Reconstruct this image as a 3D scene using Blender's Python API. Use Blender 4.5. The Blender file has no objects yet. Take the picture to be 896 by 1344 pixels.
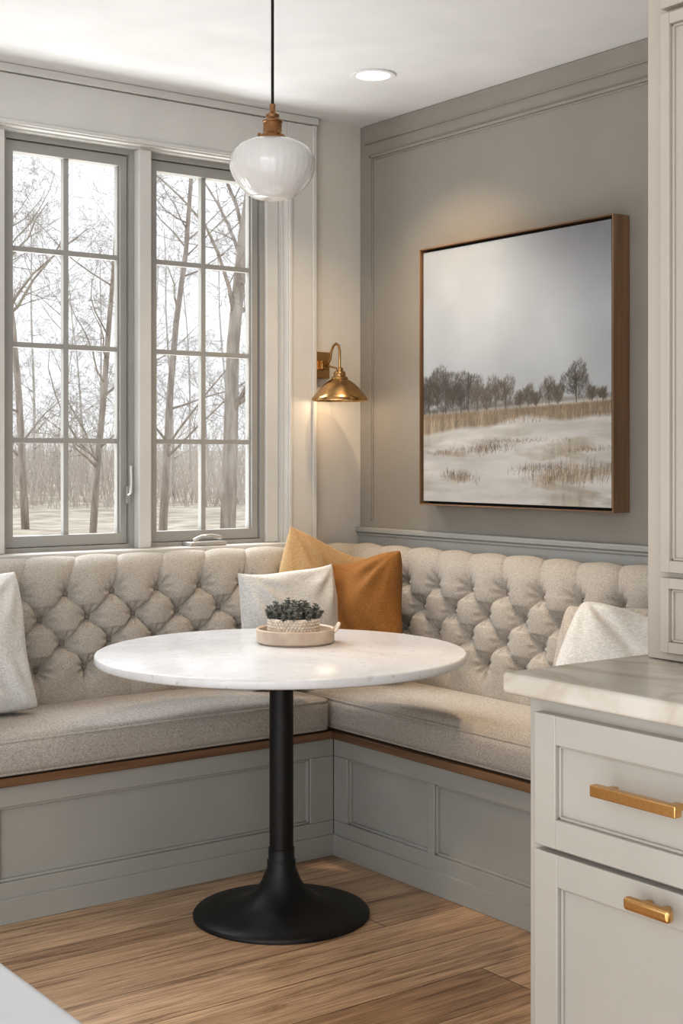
import bpy, bmesh, math, random
import numpy as np
from mathutils import Vector, Matrix, Euler
random.seed(7); np.random.seed(7)
scene=bpy.context.scene
COL=bpy.context.collection

def L(c):
    c=c/255.0
    return c/12.92 if c<=0.04045 else ((c+0.055)/1.055)**2.4
def rgb(r,g,b): return (L(r),L(g),L(b),1.0)

# ------------------------------------------------------------ materials
def base_mat(name):
    m=bpy.data.materials.new(name); m.use_nodes=True
    nt=m.node_tree; p=nt.nodes['Principled BSDF']
    return m,nt,p
def mat(name,c1,c2=None,scale=20,stretch=(1,1,1),rough=0.5,metal=0,bump=0.0,bumpscale=None,detail=4,lo=0.35,hi=0.65,coat=0,dist=0.002,rot=(0,0,0)):
    m,nt,p=base_mat(name)
    tc=nt.nodes.new('ShaderNodeTexCoord'); mp=nt.nodes.new('ShaderNodeMapping')
    mp.inputs['Scale'].default_value=stretch; mp.inputs['Rotation'].default_value=rot
    nt.links.new(tc.outputs['Object'],mp.inputs['Vector'])
    n=nt.nodes.new('ShaderNodeTexNoise'); n.inputs['Scale'].default_value=scale; n.inputs['Detail'].default_value=detail
    nt.links.new(mp.outputs['Vector'],n.inputs['Vector'])
    r=nt.nodes.new('ShaderNodeValToRGB')
    if c2 is None: c2=tuple(min(1,x*1.06) for x in c1[:3])+(1,)
    r.color_ramp.elements[0].position=lo; r.color_ramp.elements[0].color=c1
    r.color_ramp.elements[1].position=hi; r.color_ramp.elements[1].color=c2
    nt.links.new(n.outputs['Fac'],r.inputs['Fac']); nt.links.new(r.outputs['Color'],p.inputs['Base Color'])
    p.inputs['Roughness'].default_value=rough; p.inputs['Metallic'].default_value=metal
    if coat: p.inputs['Coat Weight'].default_value=coat; p.inputs['Coat Roughness'].default_value=0.1
    if bump>0:
        b=nt.nodes.new('ShaderNodeBump'); b.inputs['Strength'].default_value=bump; b.inputs['Distance'].default_value=dist
        n2=n
        if bumpscale:
            n2=nt.nodes.new('ShaderNodeTexNoise'); n2.inputs['Scale'].default_value=bumpscale; n2.inputs['Detail'].default_value=3
            nt.links.new(mp.outputs['Vector'],n2.inputs['Vector'])
        nt.links.new(n2.outputs['Fac'],b.inputs['Height']); nt.links.new(b.outputs['Normal'],p.inputs['Normal'])
    return m
def fabric(name,dark,light,scale=160,bump=0.5,dist=0.002):
    m,nt,p=base_mat(name)
    tc=nt.nodes.new('ShaderNodeTexCoord')
    outs=[]
    for st in ((0.45,0.45,2.0),(2.0,2.0,0.45)):
        mp=nt.nodes.new('ShaderNodeMapping'); mp.inputs['Scale'].default_value=st
        nt.links.new(tc.outputs['Object'],mp.inputs['Vector'])
        n=nt.nodes.new('ShaderNodeTexNoise'); n.inputs['Scale'].default_value=scale; n.inputs['Detail'].default_value=2
        nt.links.new(mp.outputs['Vector'],n.inputs['Vector']); outs.append(n)
    mx=nt.nodes.new('ShaderNodeMath'); mx.operation='ADD'
    nt.links.new(outs[0].outputs['Fac'],mx.inputs[0]); nt.links.new(outs[1].outputs['Fac'],mx.inputs[1])
    hf=nt.nodes.new('ShaderNodeMath'); hf.operation='MULTIPLY'; hf.inputs[1].default_value=0.5
    nt.links.new(mx.outputs[0],hf.inputs[0])
    r=nt.nodes.new('ShaderNodeValToRGB')
    r.color_ramp.elements[0].position=0.36; r.color_ramp.elements[0].color=dark
    r.color_ramp.elements[1].position=0.62; r.color_ramp.elements[1].color=light
    nt.links.new(hf.outputs[0],r.inputs['Fac']); nt.links.new(r.outputs['Color'],p.inputs['Base Color'])
    p.inputs['Roughness'].default_value=0.95; p.inputs['Specular IOR Level'].default_value=0.15
    p.inputs['Sheen Weight'].default_value=0.05
    b=nt.nodes.new('ShaderNodeBump'); b.inputs['Strength'].default_value=bump; b.inputs['Distance'].default_value=dist
    nt.links.new(hf.outputs[0],b.inputs['Height']); nt.links.new(b.outputs['Normal'],p.inputs['Normal'])
    return m
def marble(name,base,vein,scale=3,rough=0.15,spots=None,st=(1,1,1)):
    m,nt,p=base_mat(name)
    tc=nt.nodes.new('ShaderNodeTexCoord'); mp=nt.nodes.new('ShaderNodeMapping'); mp.inputs['Scale'].default_value=st
    nt.links.new(tc.outputs['Object'],mp.inputs['Vector'])
    n=nt.nodes.new('ShaderNodeTexNoise'); n.inputs['Scale'].default_value=scale; n.inputs['Detail'].default_value=6; n.inputs['Distortion'].default_value=1.2; n.inputs['Roughness'].default_value=0.55
    nt.links.new(mp.outputs['Vector'],n.inputs['Vector'])
    r=nt.nodes.new('ShaderNodeValToRGB')
    e=r.color_ramp.elements
    e[0].position=0.36; e[0].color=base; e[1].position=0.66; e[1].color=base
    a=e.new(0.5); a.color=vein; a=e.new(0.45); a.color=tuple((base[i]*3+vein[i])/4 for i in range(3))+(1,)
    a=e.new(0.56); a.color=tuple((base[i]*3+vein[i])/4 for i in range(3))+(1,)
    nt.links.new(n.outputs['Fac'],r.inputs['Fac'])
    out=r.outputs['Color']
    if spots:
        n2=nt.nodes.new('ShaderNodeTexNoise'); n2.inputs['Scale'].default_value=42; n2.inputs['Detail'].default_value=4
        nt.links.new(tc.outputs['Object'],n2.inputs['Vector'])
        r2=nt.nodes.new('ShaderNodeValToRGB'); r2.color_ramp.elements[0].position=0.62; r2.color_ramp.elements[1].position=0.70
        r2.color_ramp.elements[1].color=(0.8,0.8,0.8,1)
        nt.links.new(n2.outputs['Fac'],r2.inputs['Fac'])
        mx=nt.nodes.new('ShaderNodeMix'); mx.data_type='RGBA'
        nt.links.new(r2.outputs['Color'],mx.inputs['Factor']); nt.links.new(out,mx.inputs['A']); mx.inputs['B'].default_value=spots
        out=mx.outputs['Result']
    nt.links.new(out,p.inputs['Base Color'])
    p.inputs['Roughness'].default_value=rough
    return m
def wood(name,c1,c2,axis=0,rough=0.4):
    st=[30,30,30]; st[axis]=1.5
    return mat(name,c1,c2,scale=1.0,stretch=tuple(st),rough=rough,detail=6,lo=0.3,hi=0.7,bump=0.1)

M={}
M['ceiling']=mat('ceiling_paint',rgb(222,222,222),scale=5,rough=0.9)
M['cream']=mat('cream_wall_paint',rgb(204,199,190),scale=5,rough=0.8,bump=0.05,bumpscale=200)
M['casing']=mat('window_casing_paint',rgb(200,198,193),scale=5,rough=0.45)
M['sash']=mat('window_sash_paint',rgb(155,153,148),scale=8,rough=0.45)
M['taupe']=mat('taupe_wall_paint',rgb(145,140,132),scale=4,rough=0.75,bump=0.05,bumpscale=200)
M['wains']=mat('wainscot_window_lit',rgb(162,162,158),scale=4,rough=0.4)  # lighter grey carries the window light falling on the wainscot
M['base']=mat('bench_paint',rgb(158,157,151),scale=4,rough=0.4)
M['cab']=mat('cabinet_paint',rgb(167,162,154),scale=4,rough=0.4)
M['hutch']=mat('hutch_paint',rgb(176,168,157),scale=4,rough=0.4)
M['linen']=fabric('oatmeal_linen',rgb(146,139,130),rgb(190,184,175),380,0.3)
M['linen2']=fabric('oatmeal_linen_seat',rgb(142,135,127),rgb(190,184,176),350,0.35)
M['button']=fabric('oatmeal_button',rgb(112,105,97),rgb(156,148,139),380,0.3)
M['white_linen']=fabric('white_slub_linen',rgb(188,187,183),rgb(218,216,212),200,0.5,0.002)
M['beige_linen']=fabric('beige_linen',rgb(158,151,142),rgb(188,181,172),220,0.4)
M['mustard']=fabric('mustard_linen',rgb(126,86,46),rgb(154,109,62),260,0.35)
M['mustard2']=fabric('tan_mustard_linen',rgb(172,142,104),rgb(200,170,130),260,0.35)
M['black']=mat('black_metal',rgb(24,23,23),rgb(32,31,30),scale=30,rough=0.45,metal=0.3,bump=0.05)
M['brass']=mat('aged_brass',rgb(172,136,92),rgb(196,160,112),scale=25,rough=0.22,metal=1.0)
M['gold']=mat('brushed_gold',rgb(204,162,106),rgb(214,174,120),scale=10,stretch=(1,20,20),rough=0.26,metal=1.0)
M['copper']=mat('brown_brass_cap',rgb(146,108,76),rgb(168,130,94),scale=25,rough=0.35,metal=1.0)
M['walnut']=wood('walnut_wood',rgb(96,70,50),rgb(136,104,78),0)
M['walnut_z']=wood('walnut_frame',rgb(116,90,68),rgb(152,122,96),2)
M['walnut_y']=wood('walnut_rail',rgb(98,74,54),rgb(138,108,82),1)
M['marble']=marble('table_marble',rgb(214,215,217),rgb(206,206,207),1.6,0.20,rgb(184,183,182))
M['quartz']=mat('white_island_stone',rgb(206,207,208),rgb(212,213,214),scale=3,rough=0.25)
M['counter']=marble('counter_marble',rgb(204,199,190),rgb(182,172,158),2.4,0.2,None,(2.0,0.8,1))
M['tray']=mat('clay_tray',rgb(182,164,148),rgb(196,180,164),scale=30,rough=0.7,bump=0.2)
M['pot']=mat('woven_pot',rgb(204,190,174),rgb(226,216,204),scale=60,rough=0.9,bump=0.4)
M['leaf']=mat('grey_sprig',rgb(66,70,62),rgb(158,158,150),scale=90,rough=0.85,lo=0.40,hi=0.66)
M['soil']=mat('soil',rgb(40,30,24),rgb(60,46,36),scale=80,rough=1)
M['bark']=mat('bark',rgb(152,143,135),rgb(188,179,170),scale=3,stretch=(3,3,0.6),rough=0.95,bump=0.1,dist=0.02)
M['bark_far']=mat('bark_haze_tint',rgb(180,174,169),rgb(210,205,200),scale=3,rough=0.95)  # distance haze painted in as a paler bark colour
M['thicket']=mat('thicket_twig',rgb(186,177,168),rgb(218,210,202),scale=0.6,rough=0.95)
M['ground']=mat('leaf_litter_ground',rgb(168,156,136),rgb(212,203,187),scale=1.2,rough=1,detail=10)
M['metal_grey']=mat('satin_hardware',rgb(190,188,184),scale=20,rough=0.3,metal=0.6)

# opal glass
m,nt,p=base_mat('opal_glass')
tc=nt.nodes.new('ShaderNodeTexCoord'); n=nt.nodes.new('ShaderNodeTexNoise'); n.inputs['Scale'].default_value=6
nt.links.new(tc.outputs['Object'],n.inputs['Vector'])
r=nt.nodes.new('ShaderNodeValToRGB'); r.color_ramp.elements[0].color=rgb(206,205,203); r.color_ramp.elements[1].color=rgb(220,219,217)
nt.links.new(n.outputs['Fac'],r.inputs['Fac']); nt.links.new(r.outputs['Color'],p.inputs['Base Color'])
p.inputs['Roughness'].default_value=0.12
p.inputs['Subsurface Weight'].default_value=0.2; p.inputs['Subsurface Scale'].default_value=0.02
p.inputs['Coat Weight'].default_value=0.4
M['opal']=m
# pane glass
m=bpy.data.materials.new('pane_glass'); m.use_nodes=True; nt=m.node_tree; nt.nodes.clear()
o=nt.nodes.new('ShaderNodeOutputMaterial'); t=nt.nodes.new('ShaderNodeBsdfTransparent'); g=nt.nodes.new('ShaderNodeBsdfGlossy'); g.inputs['Roughness'].default_value=0.02
mx=nt.nodes.new('ShaderNodeMixShader'); mx.inputs[0].default_value=0.04
nt.links.new(t.outputs[0],mx.inputs[1]); nt.links.new(g.outputs[0],mx.inputs[2]); nt.links.new(mx.outputs[0],o.inputs[0])
M['glass']=m
def emis(name,c,s):
    m=bpy.data.materials.new(name); m.use_nodes=True; nt=m.node_tree; p=nt.nodes['Principled BSDF']
    p.inputs['Base Color'].default_value=c; p.inputs['Emission Color'].default_value=c; p.inputs['Emission Strength'].default_value=s
    return m
M['lamp']=emis('lit_lens',(1,0.9,0.76,1),5)
M['bulb']=emis('lit_bulb',(1,0.8,0.55,1),6)
# floor planks
m,nt,p=base_mat('oak_planks')
tc=nt.nodes.new('ShaderNodeTexCoord')
def brick(c1,c2,mo):
    br=nt.nodes.new('ShaderNodeTexBrick'); br.inputs['Scale'].default_value=1; br.inputs['Brick Width'].default_value=2.6; br.inputs['Row Height'].default_value=0.195
    br.inputs['Mortar Size'].default_value=0.0018; br.inputs['Mortar Smooth'].default_value=0.3; br.offset=0.37; br.offset_frequency=3
    br.inputs['Color1'].default_value=c1; br.inputs['Color2'].default_value=c2; br.inputs['Mortar'].default_value=mo
    nt.links.new(tc.outputs['Object'],br.inputs['Vector']); return br
br=brick(rgb(216,186,154),rgb(156,124,94),rgb(84,60,42))
brr=brick((0,0,0,1),(1,1,1,1),(0.5,0.5,0.5,1))
sc_=nt.nodes.new('ShaderNodeVectorMath'); sc_.operation='SCALE'; sc_.inputs['Scale'].default_value=17.0
nt.links.new(brr.outputs['Color'],sc_.inputs[0])
mp=nt.nodes.new('ShaderNodeMapping'); mp.inputs['Scale'].default_value=(1.1,15,1)
nt.links.new(tc.outputs['Object'],mp.inputs['Vector'])
ad=nt.nodes.new('ShaderNodeVectorMath'); ad.operation='ADD'
nt.links.new(mp.outputs['Vector'],ad.inputs[0]); nt.links.new(sc_.outputs[0],ad.inputs[1])
n=nt.nodes.new('ShaderNodeTexNoise'); n.inputs['Scale'].default_value=1.6; n.inputs['Detail'].default_value=12; n.inputs['Roughness'].default_value=0.74; n.inputs['Distortion'].default_value=0.9
nt.links.new(ad.outputs[0],n.inputs['Vector'])
r=nt.nodes.new('ShaderNodeValToRGB'); r.color_ramp.elements[0].position=0.36; r.color_ramp.elements[0].color=(0.46,0.41,0.37,1); r.color_ramp.elements[1].position=0.60; r.color_ramp.elements[1].color=(1.08,1.07,1.05,1)
el=r.color_ramp.elements.new(0.47); el.color=(0.84,0.81,0.78,1)
nt.links.new(n.outputs['Fac'],r.inputs['Fac'])
mp2=nt.nodes.new('ShaderNodeMapping'); mp2.inputs['Scale'].default_value=(4,130,1)
nt.links.new(tc.outputs['Object'],mp2.inputs['Vector'])
n3=nt.nodes.new('ShaderNodeTexNoise'); n3.inputs['Scale'].default_value=1.6; n3.inputs['Detail'].default_value=4
nt.links.new(mp2.outputs['Vector'],n3.inputs['Vector'])
r3=nt.nodes.new('ShaderNodeValToRGB'); r3.color_ramp.elements[0].position=0.36; r3.color_ramp.elements[0].color=(0.70,0.66,0.62,1); r3.color_ramp.elements[1].position=0.58; r3.color_ramp.elements[1].color=(1.04,1.04,1.04,1)
nt.links.new(n3.outputs['Fac'],r3.inputs['Fac'])
a=nt.nodes.new('ShaderNodeMix'); a.data_type='RGBA'; a.blend_type='MULTIPLY'; a.inputs['Factor'].default_value=1
nt.links.new(br.outputs['Color'],a.inputs['A']); nt.links.new(r.outputs['Color'],a.inputs['B'])
b=nt.nodes.new('ShaderNodeMix'); b.data_type='RGBA'; b.blend_type='MULTIPLY'; b.inputs['Factor'].default_value=1
nt.links.new(a.outputs['Result'],b.inputs['A']); nt.links.new(r3.outputs['Color'],b.inputs['B'])
nt.links.new(b.outputs['Result'],p.inputs['Base Color']); p.inputs['Roughness'].default_value=0.28
bp=nt.nodes.new('ShaderNodeBump'); bp.inputs['Strength'].default_value=0.10; bp.inputs['Distance'].default_value=0.002
nt.links.new(n3.outputs['Fac'],bp.inputs['Height']); nt.links.new(bp.outputs['Normal'],p.inputs['Normal'])
M['floor']=m
# canvas
m,nt,p=base_mat('painted_canvas')
at=nt.nodes.new('ShaderNodeAttribute'); at.attribute_name='paint'
n=nt.nodes.new('ShaderNodeTexNoise'); n.inputs['Scale'].default_value=400
bp=nt.nodes.new('ShaderNodeBump'); bp.inputs['Strength'].default_value=0.15; bp.inputs['Distance'].default_value=0.001
nt.links.new(n.outputs['Fac'],bp.inputs['Height']); nt.links.new(bp.outputs['Normal'],p.inputs['Normal'])
nt.links.new(at.outputs['Color'],p.inputs['Base Color']); p.inputs['Roughness'].default_value=0.6
M['canvas']=m

# ------------------------------------------------------------ mesh builder
class MB:
    def __init__(s): s.v=[]; s.f=[]; s.mi=[]; s.mats=[]
    def m(s,name):
        mm=M[name]
        if mm not in s.mats: s.mats.append(mm)
        return s.mats.index(mm)
    def add(s,v,f,mt):
        o=len(s.v); i=s.m(mt); s.v+= [tuple(x) for x in v]
        for q in f: s.f.append(tuple(o+k for k in q)); s.mi.append(i)
    def box(s,x0,x1,y0,y1,z0,z1,mt):
        x0,x1=min(x0,x1),max(x0,x1); y0,y1=min(y0,y1),max(y0,y1); z0,z1=min(z0,z1),max(z0,z1)
        v=[(x,y,z) for z in (z0,z1) for y in (y0,y1) for x in (x0,x1)]
        s.add(v,[(0,2,3,1),(4,5,7,6),(0,1,5,4),(2,6,7,3),(0,4,6,2),(1,3,7,5)],mt); return s
    def lathe(s,prof,c,mt,seg=64,axis='z',rib=None):
        v=[];f=[];n=len(prof)
        for (r,z) in prof:
            r=max(r,1e-4)
            for k in range(seg):
                a=2*math.pi*k/seg
                rr=r*(1+rib[0]*math.cos(rib[1]*a)) if rib and r>0.045 else r
                p=(rr*math.cos(a),rr*math.sin(a),z)
                if axis=='y': p=(p[0],-p[2],p[1])
                if axis=='x': p=(-p[2],p[0],p[1])
                v.append((c[0]+p[0],c[1]+p[1],c[2]+p[2]))
        for i in range(n-1):
            for k in range(seg):
                k2=(k+1)%seg
                f.append((i*seg+k,i*seg+k2,(i+1)*seg+k2,(i+1)*seg+k))
        f.append(tuple(range(seg-1,-1,-1))); f.append(tuple((n-1)*seg+k for k in range(seg)))
        s.add(v,f,mt); return s
    def tube(s,path,rad,mt,seg=10,closed=False):
        P=[Vector(p) for p in path]; n=len(P); v=[];f=[]
        if not hasattr(rad,'__len__'): rad=[rad]*n
        prevN=None
        for i in range(n):
            if closed: t=(P[(i+1)%n]-P[i-1])
            else: t=P[min(i+1,n-1)]-P[max(i-1,0)]
            t.normalize()
            if prevN is None:
                up=Vector((0,0,1)) if abs(t.z)<0.9 else Vector((1,0,0))
                nn=t.cross(up).normalized()
            else:
                nn=(prevN-t*prevN.dot(t)).normalized()
            prevN=nn; bn=t.cross(nn)
            for k in range(seg):
                a=2*math.pi*k/seg
                v.append(P[i]+(nn*math.cos(a)+bn*math.sin(a))*rad[i])
        rng=n if closed else n-1
        for i in range(rng):
            j=(i+1)%n
            for k in range(seg):
                k2=(k+1)%seg; f.append((i*seg+k,i*seg+k2,j*seg+k2,j*seg+k))
        if not closed:
            f.append(tuple(range(seg-1,-1,-1))); f.append(tuple((n-1)*seg+k for k in range(seg)))
        s.add(v,f,mt); return s
    def ellipsoid(s,c,r,mt,seg=8,rings=5,rot=None):
        v=[];f=[]
        for i in range(rings+1):
            th=math.pi*i/rings
            for k in range(seg):
                a=2*math.pi*k/seg
                p=Vector((r[0]*math.sin(th)*math.cos(a),r[1]*math.sin(th)*math.sin(a),r[2]*math.cos(th)))
                if rot: p=rot@p
                v.append((c[0]+p.x,c[1]+p.y,c[2]+p.z))
        for i in range(rings):
            for k in range(seg):
                k2=(k+1)%seg; f.append((i*seg+k,(i+1)*seg+k,(i+1)*seg+k2,i*seg+k2))
        s.add(v,f,mt); return s
    def grid(s,pts,nu,nv,mt,flip=False):
        f=[]
        for i in range(nu-1):
            for j in range(nv-1):
                q=(i*nv+j,(i+1)*nv+j,(i+1)*nv+j+1,i*nv+j+1)
                f.append(q[::-1] if flip else q)
        s.add(pts,f,mt); return s
    def obj(s,name,bevel=0,smooth=True,angle=35,doubles=False,parent=None,label=None,cat=None,kind=None,group=None,segs=2):
        xs=np.array(s.v); mn=xs.min(0); mxx=xs.max(0)
        c=((mn[0]+mxx[0])/2,(mn[1]+mxx[1])/2,mn[2])
        me=bpy.data.meshes.new(name)
        me.from_pydata([tuple(x) for x in (xs-np.array(c))],[],s.f)
        for mm in s.mats: me.materials.append(mm)
        me.polygons.foreach_set('material_index',s.mi)
        if doubles or smooth:
            bm=bmesh.new(); bm.from_mesh(me)
            if doubles: bmesh.ops.remove_doubles(bm,verts=bm.verts,dist=1e-5)
            bmesh.ops.recalc_face_normals(bm,faces=bm.faces)
            bm.to_mesh(me); bm.free()
        if smooth:
            me.polygons.foreach_set('use_smooth',[True]*len(me.polygons))
            try: me.set_sharp_from_angle(angle=math.radians(angle))
            except Exception: pass
        ob=bpy.data.objects.new(name,me); COL.objects.link(ob); ob.location=c
        if bevel>0:
            b=ob.modifiers.new('bevel','BEVEL'); b.width=bevel; b.segments=segs; b.limit_method='ANGLE'; b.angle_limit=math.radians(40)
            b.harden_normals=False
        meta(ob,label,cat,kind,group)
        if parent: attach(ob,parent)
        return ob
def meta(ob,label=None,cat=None,kind=None,group=None):
    if label: ob['label']=label
    if cat: ob['category']=cat
    if kind: ob['kind']=kind
    if group: ob['group']=group
def attach(ch,par):
    bpy.context.view_layer.update()
    ch.parent=par; ch.matrix_parent_inverse=par.matrix_world.inverted()
def empty(name,loc,label,cat):
    e=bpy.data.objects.new(name,None); e.location=loc; e.empty_display_size=0.1; COL.objects.link(e)
    meta(e,label,cat); bpy.context.view_layer.update(); return e

# ------------------------------------------------------------ constants
CZ=2.57
# ------------------------------------------------------------ room shell
MB().box(-5.2,0.2,-6.2,0.2,-0.08,0,'floor').obj('floor',smooth=False,label='wide light oak plank floor',cat='floor',kind='structure')
MB().box(-5.2,0.2,-6.2,0.2,CZ,CZ+0.1,'ceiling').obj('ceiling',smooth=False,label='smooth off-white ceiling',cat='ceiling',kind='structure')
OX0,OX1,OZ0,OZ1=-1.99,-0.36,0.985,2.37
w=MB()
w.box(-5.2,OX0,0,0.18,0,CZ,'cream'); w.box(OX1,0.2,0,0.18,0,CZ,'cream')
w.box(OX0,OX1,0,0.18,0,OZ0-0.03,'cream'); w.box(OX0,OX1,0,0.18,OZ1,CZ,'cream')
w.obj('wall_back',smooth=False,label='cream painted wall around the windows',cat='wall',kind='structure')
w=MB(); w.box(0,0.2,-6.2,0.0,0,CZ,'taupe')
w.obj('wall_right',smooth=False,label='taupe panelled wall carrying the painting',cat='wall',kind='structure')
MB().box(-0.88,-0.001,-4.6,-2.53,0,CZ,'cream').obj('wall_side',smooth=False,label='cream wall return behind the kitchen cabinets',cat='wall',kind='structure')
# casing
t=MB()
cy=-0.028
t.box(OX1,-0.232,cy,0,0.85,CZ-0.03,'casing')
t.box(OX1+0.004,OX1+0.018,cy-0.010,cy,0.985,OZ1+0.02,'casing')
t.box(-0.250,-0.232,cy-0.010,cy,0.85,CZ-0.03,'casing')
t.box(OX0-0.15,OX1,cy,0,OZ1,CZ-0.03,'casing')
t.box(OX0-0.14,OX1+0.018,cy-0.010,cy,OZ1+0.006,OZ1+0.02,'casing')
t.box(OX0-0.15,OX0,cy,0,0.85,OZ1,'casing')
t.box(OX0,OX1,cy+0.006,0,0.85,0.955,'casing')
t.box(OX0-0.17,-0.222,-0.038,0,CZ-0.028,CZ-0.001,'casing')
t.obj('trim_1',bevel=0.003,label='cream moulded window casing',cat='trim',kind='structure')
MB().box(OX0-0.05,OX1+0.03,-0.05,0.06,OZ0-0.03,OZ0,'casing').obj('trim_2',bevel=0.004,label='cream window sill',cat='trim',kind='structure')
t=MB()
t.box(OX1-0.006,OX1,0.0,0.16,OZ0,OZ1,'casing'); t.box(OX0,OX1,0.0,0.16,OZ1-0.006,OZ1,'casing'); t.box(OX0,OX0+0.006,0,0.16,OZ0,OZ1,'casing')
t.obj('trim_3',label='window reveal lining',cat='trim',kind='structure')
# windows
def win(idx,x0,x1,lab):
    z0,z1=1.0,2.345; yf=0.045; yb=0.10; fr=0.024
    m_=MB()
    F=0.018
    m_.box(x0-F,x0,yf-0.012,yb,OZ0,OZ1-0.006,'sash'); m_.box(x1,x1+F,yf-0.012,yb,OZ0,OZ1-0.006,'sash')
    m_.box(x0,x1,yf-0.012,yb,OZ0,z0,'sash'); m_.box(x0,x1,yf-0.012,yb,z1,OZ1-0.006,'sash')
    S=0.028
    m_.box(x0+0.003,x0+S,yf,yb-0.01,z0+0.003,z1-0.003,'sash'); m_.box(x1-S,x1-0.003,yf,yb-0.01,z0+0.003,z1-0.003,'sash')
    m_.box(x0+S,x1-S,yf,yb-0.01,z0+0.003,z0+0.038,'sash'); m_.box(x0+S,x1-S,yf,yb-0.01,z1-0.038,z1-0.003,'sash')
    gz0,gz1=z0+0.038,z1-0.038
    m_.box(x0+S,x0+S+0.006,yf+0.012,yb-0.03,gz0,gz1,'sash'); m_.box(x1-S-0.006,x1-S,yf+0.012,yb-0.03,gz0,gz1,'sash')
    xm=(x0+x1)/2; hw=0.009
    m_.box(xm-hw,xm+hw,yf+0.014,yf+0.036,gz0,gz1,'sash')
    for k in (1,2,3):
        z=gz0+(gz1-gz0)*k/4
        m_.box(x0+S,xm-hw,yf+0.016,yf+0.034,z-0.0085,z+0.0085,'sash')
        m_.box(xm+hw,x1-S,yf+0.016,yf+0.034,z-0.0085,z+0.0085,'sash')
    m_.box(x0+S,x1-S,yf+0.024,yf+0.027,gz0,gz1,'glass')
    return m_.obj('window_%d'%idx,bevel=0.0,label=lab,cat='window',kind='structure')
w1=win(1,-1.43,-0.98,'grey casement window with eight panes')
w2=win(2,-0.894,-0.440,'grey casement window with eight panes and crank handle')
w3=win(3,-1.966,-1.516,'grey casement window with eight panes')
t=MB()
t.box(-0.961,-0.913,-0.005,0.13,OZ0,OZ1-0.006,'casing'); t.box(-1.497,-1.449,-0.005,0.13,OZ0,OZ1-0.006,'casing')
t.box(-0.421,OX1-0.006,0.02,0.13,OZ0,OZ1-0.006,'casing')
t.obj('trim_4',bevel=0.004,label='cream mullion posts between the windows',cat='trim',kind='structure')
h=MB()
h.tube([(-0.985,0.03,1.17),(-0.985,0.012,1.175),(-0.985,0.008,1.22),(-0.985,0.012,1.27)],0.005,'metal_grey',8); h.box(-0.992,-0.978,0.028,0.034,1.14,1.2,'metal_grey')
h.obj('window_handle',parent=w1,label='satin grey latch lever')
h=MB()
h.tube([(-0.75,-0.012,1.005),(-0.72,-0.02,1.02),(-0.68,-0.022,1.022),(-0.64,-0.018,1.012)],[0.008,0.007,0.007,0.009],'metal_grey',8)
h.box(-0.77,-0.62,-0.025,0.033,0.986,1.0,'metal_grey')
h.obj('window_handle',bevel=0.003,parent=w2,label='satin grey folding crank')

# taupe wall mouldings
t=MB()
t.box(-0.007,0,-6.0,-0.03,2.50,CZ-0.001,'taupe'); t.box(-0.010,0,-6.0,-0.03,2.497,2.503,'taupe')
t.box(-0.010,0,-2.53,-0.066,2.439,2.45,'taupe'); t.box(-0.005,0,-2.53,-0.075,2.432,2.439,'taupe')
t.box(-0.010,0,-0.077,-0.066,1.06,2.45,'taupe'); t.box(-0.005,0,-0.084,-0.077,1.06,2.44,'taupe')
t.obj('trim_5',bevel=0.002,label='taupe picture-frame wall moulding',cat='trim',kind='structure')
t=MB()
t.box(-0.015,0,-2.53,0.0,0.7,1.012,'wains'); t.box(-0.026,0,-2.53,0,1.012,1.032,'wains'); t.box(-0.020,0,-2.53,0,1.0,1.012,'wains')
t.obj('trim_6',bevel=0.004,label='grey chair rail and wainscot behind the bench, window light in its colour',cat='trim',kind='structure')

# ------------------------------------------------------------ banquette
BX,BY=-0.568,-0.60
LX,RY=-2.35,-2.51
ban=empty('banquette',(-0.5,-0.5,0),'grey panelled corner bench with tufted oatmeal upholstered back','bench')
b=MB()
b.box(LX,BX,BY+0.018,-0.001,0,0.385,'base'); b.box(BX+0.018,-0.001,RY,-0.001,0,0.385,'base')
def rails_y(x0,x1,panels):
    b.box(x0,x1,BY,BY+0.02,0.325,0.385,'base'); b.box(x0,x1,BY,BY+0.02,0,0.115,'base'); b.box(x0,x1,BY-0.008,BY+0.02,0,0.07,'base')
    xs=[x0]+[q for p in panels for q in p]+[x1]
    for i in range(0,len(xs),2): b.box(xs[i],xs[i+1],BY,BY+0.02,0.115,0.325,'base')
    for (a,c) in panels:
        g=0.008
        b.box(a,c,BY+0.007,BY+0.02,0.325-g,0.325,'base'); b.box(a,c,BY+0.007,BY+0.02,0.115,0.115+g,'base')
        b.box(a,a+g,BY+0.007,BY+0.02,0.115,0.325,'base'); b.box(c-g,c,BY+0.007,BY+0.02,0.115,0.325,'base')
rails_y(LX,BX,[(-2.3,-1.80),(-1.72,-0.66)])
def rails_x(y0,y1,panels):
    b.box(BX,BX+0.02,y0,y1,0.325,0.385,'base'); b.box(BX,BX+0.02,y0,y1,0,0.115,'base'); b.box(BX-0.008,BX+0.02,y0,y1,0,0.07,'base')
    ys=[y0]+[q for p in panels for q in p]+[y1]
    for i in range(0,len(ys),2): b.box(BX,BX+0.02,ys[i],ys[i+1],0.115,0.325,'base')
    for (a,c) in panels:
        g=0.008
        b.box(BX+0.007,BX+0.02,a,c,0.325-g,0.325,'base'); b.box(BX+0.007,BX+0.02,a,c,0.115,0.115+g,'base')
        b.box(BX+0.007,BX+0.02,a,a+g,0.115,0.325,'base'); b.box(BX+0.007,BX+0.02,c-g,c,0.115,0.325,'base')
rails_x(RY,BY,[(-2.4,-1.98),(-1.9,-1.56),(-1.52,-1.105),(-1.075,-0.675)])
b.obj('base',bevel=0.002,parent=ban,label='grey painted panelled bench base')
b=MB()
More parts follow.
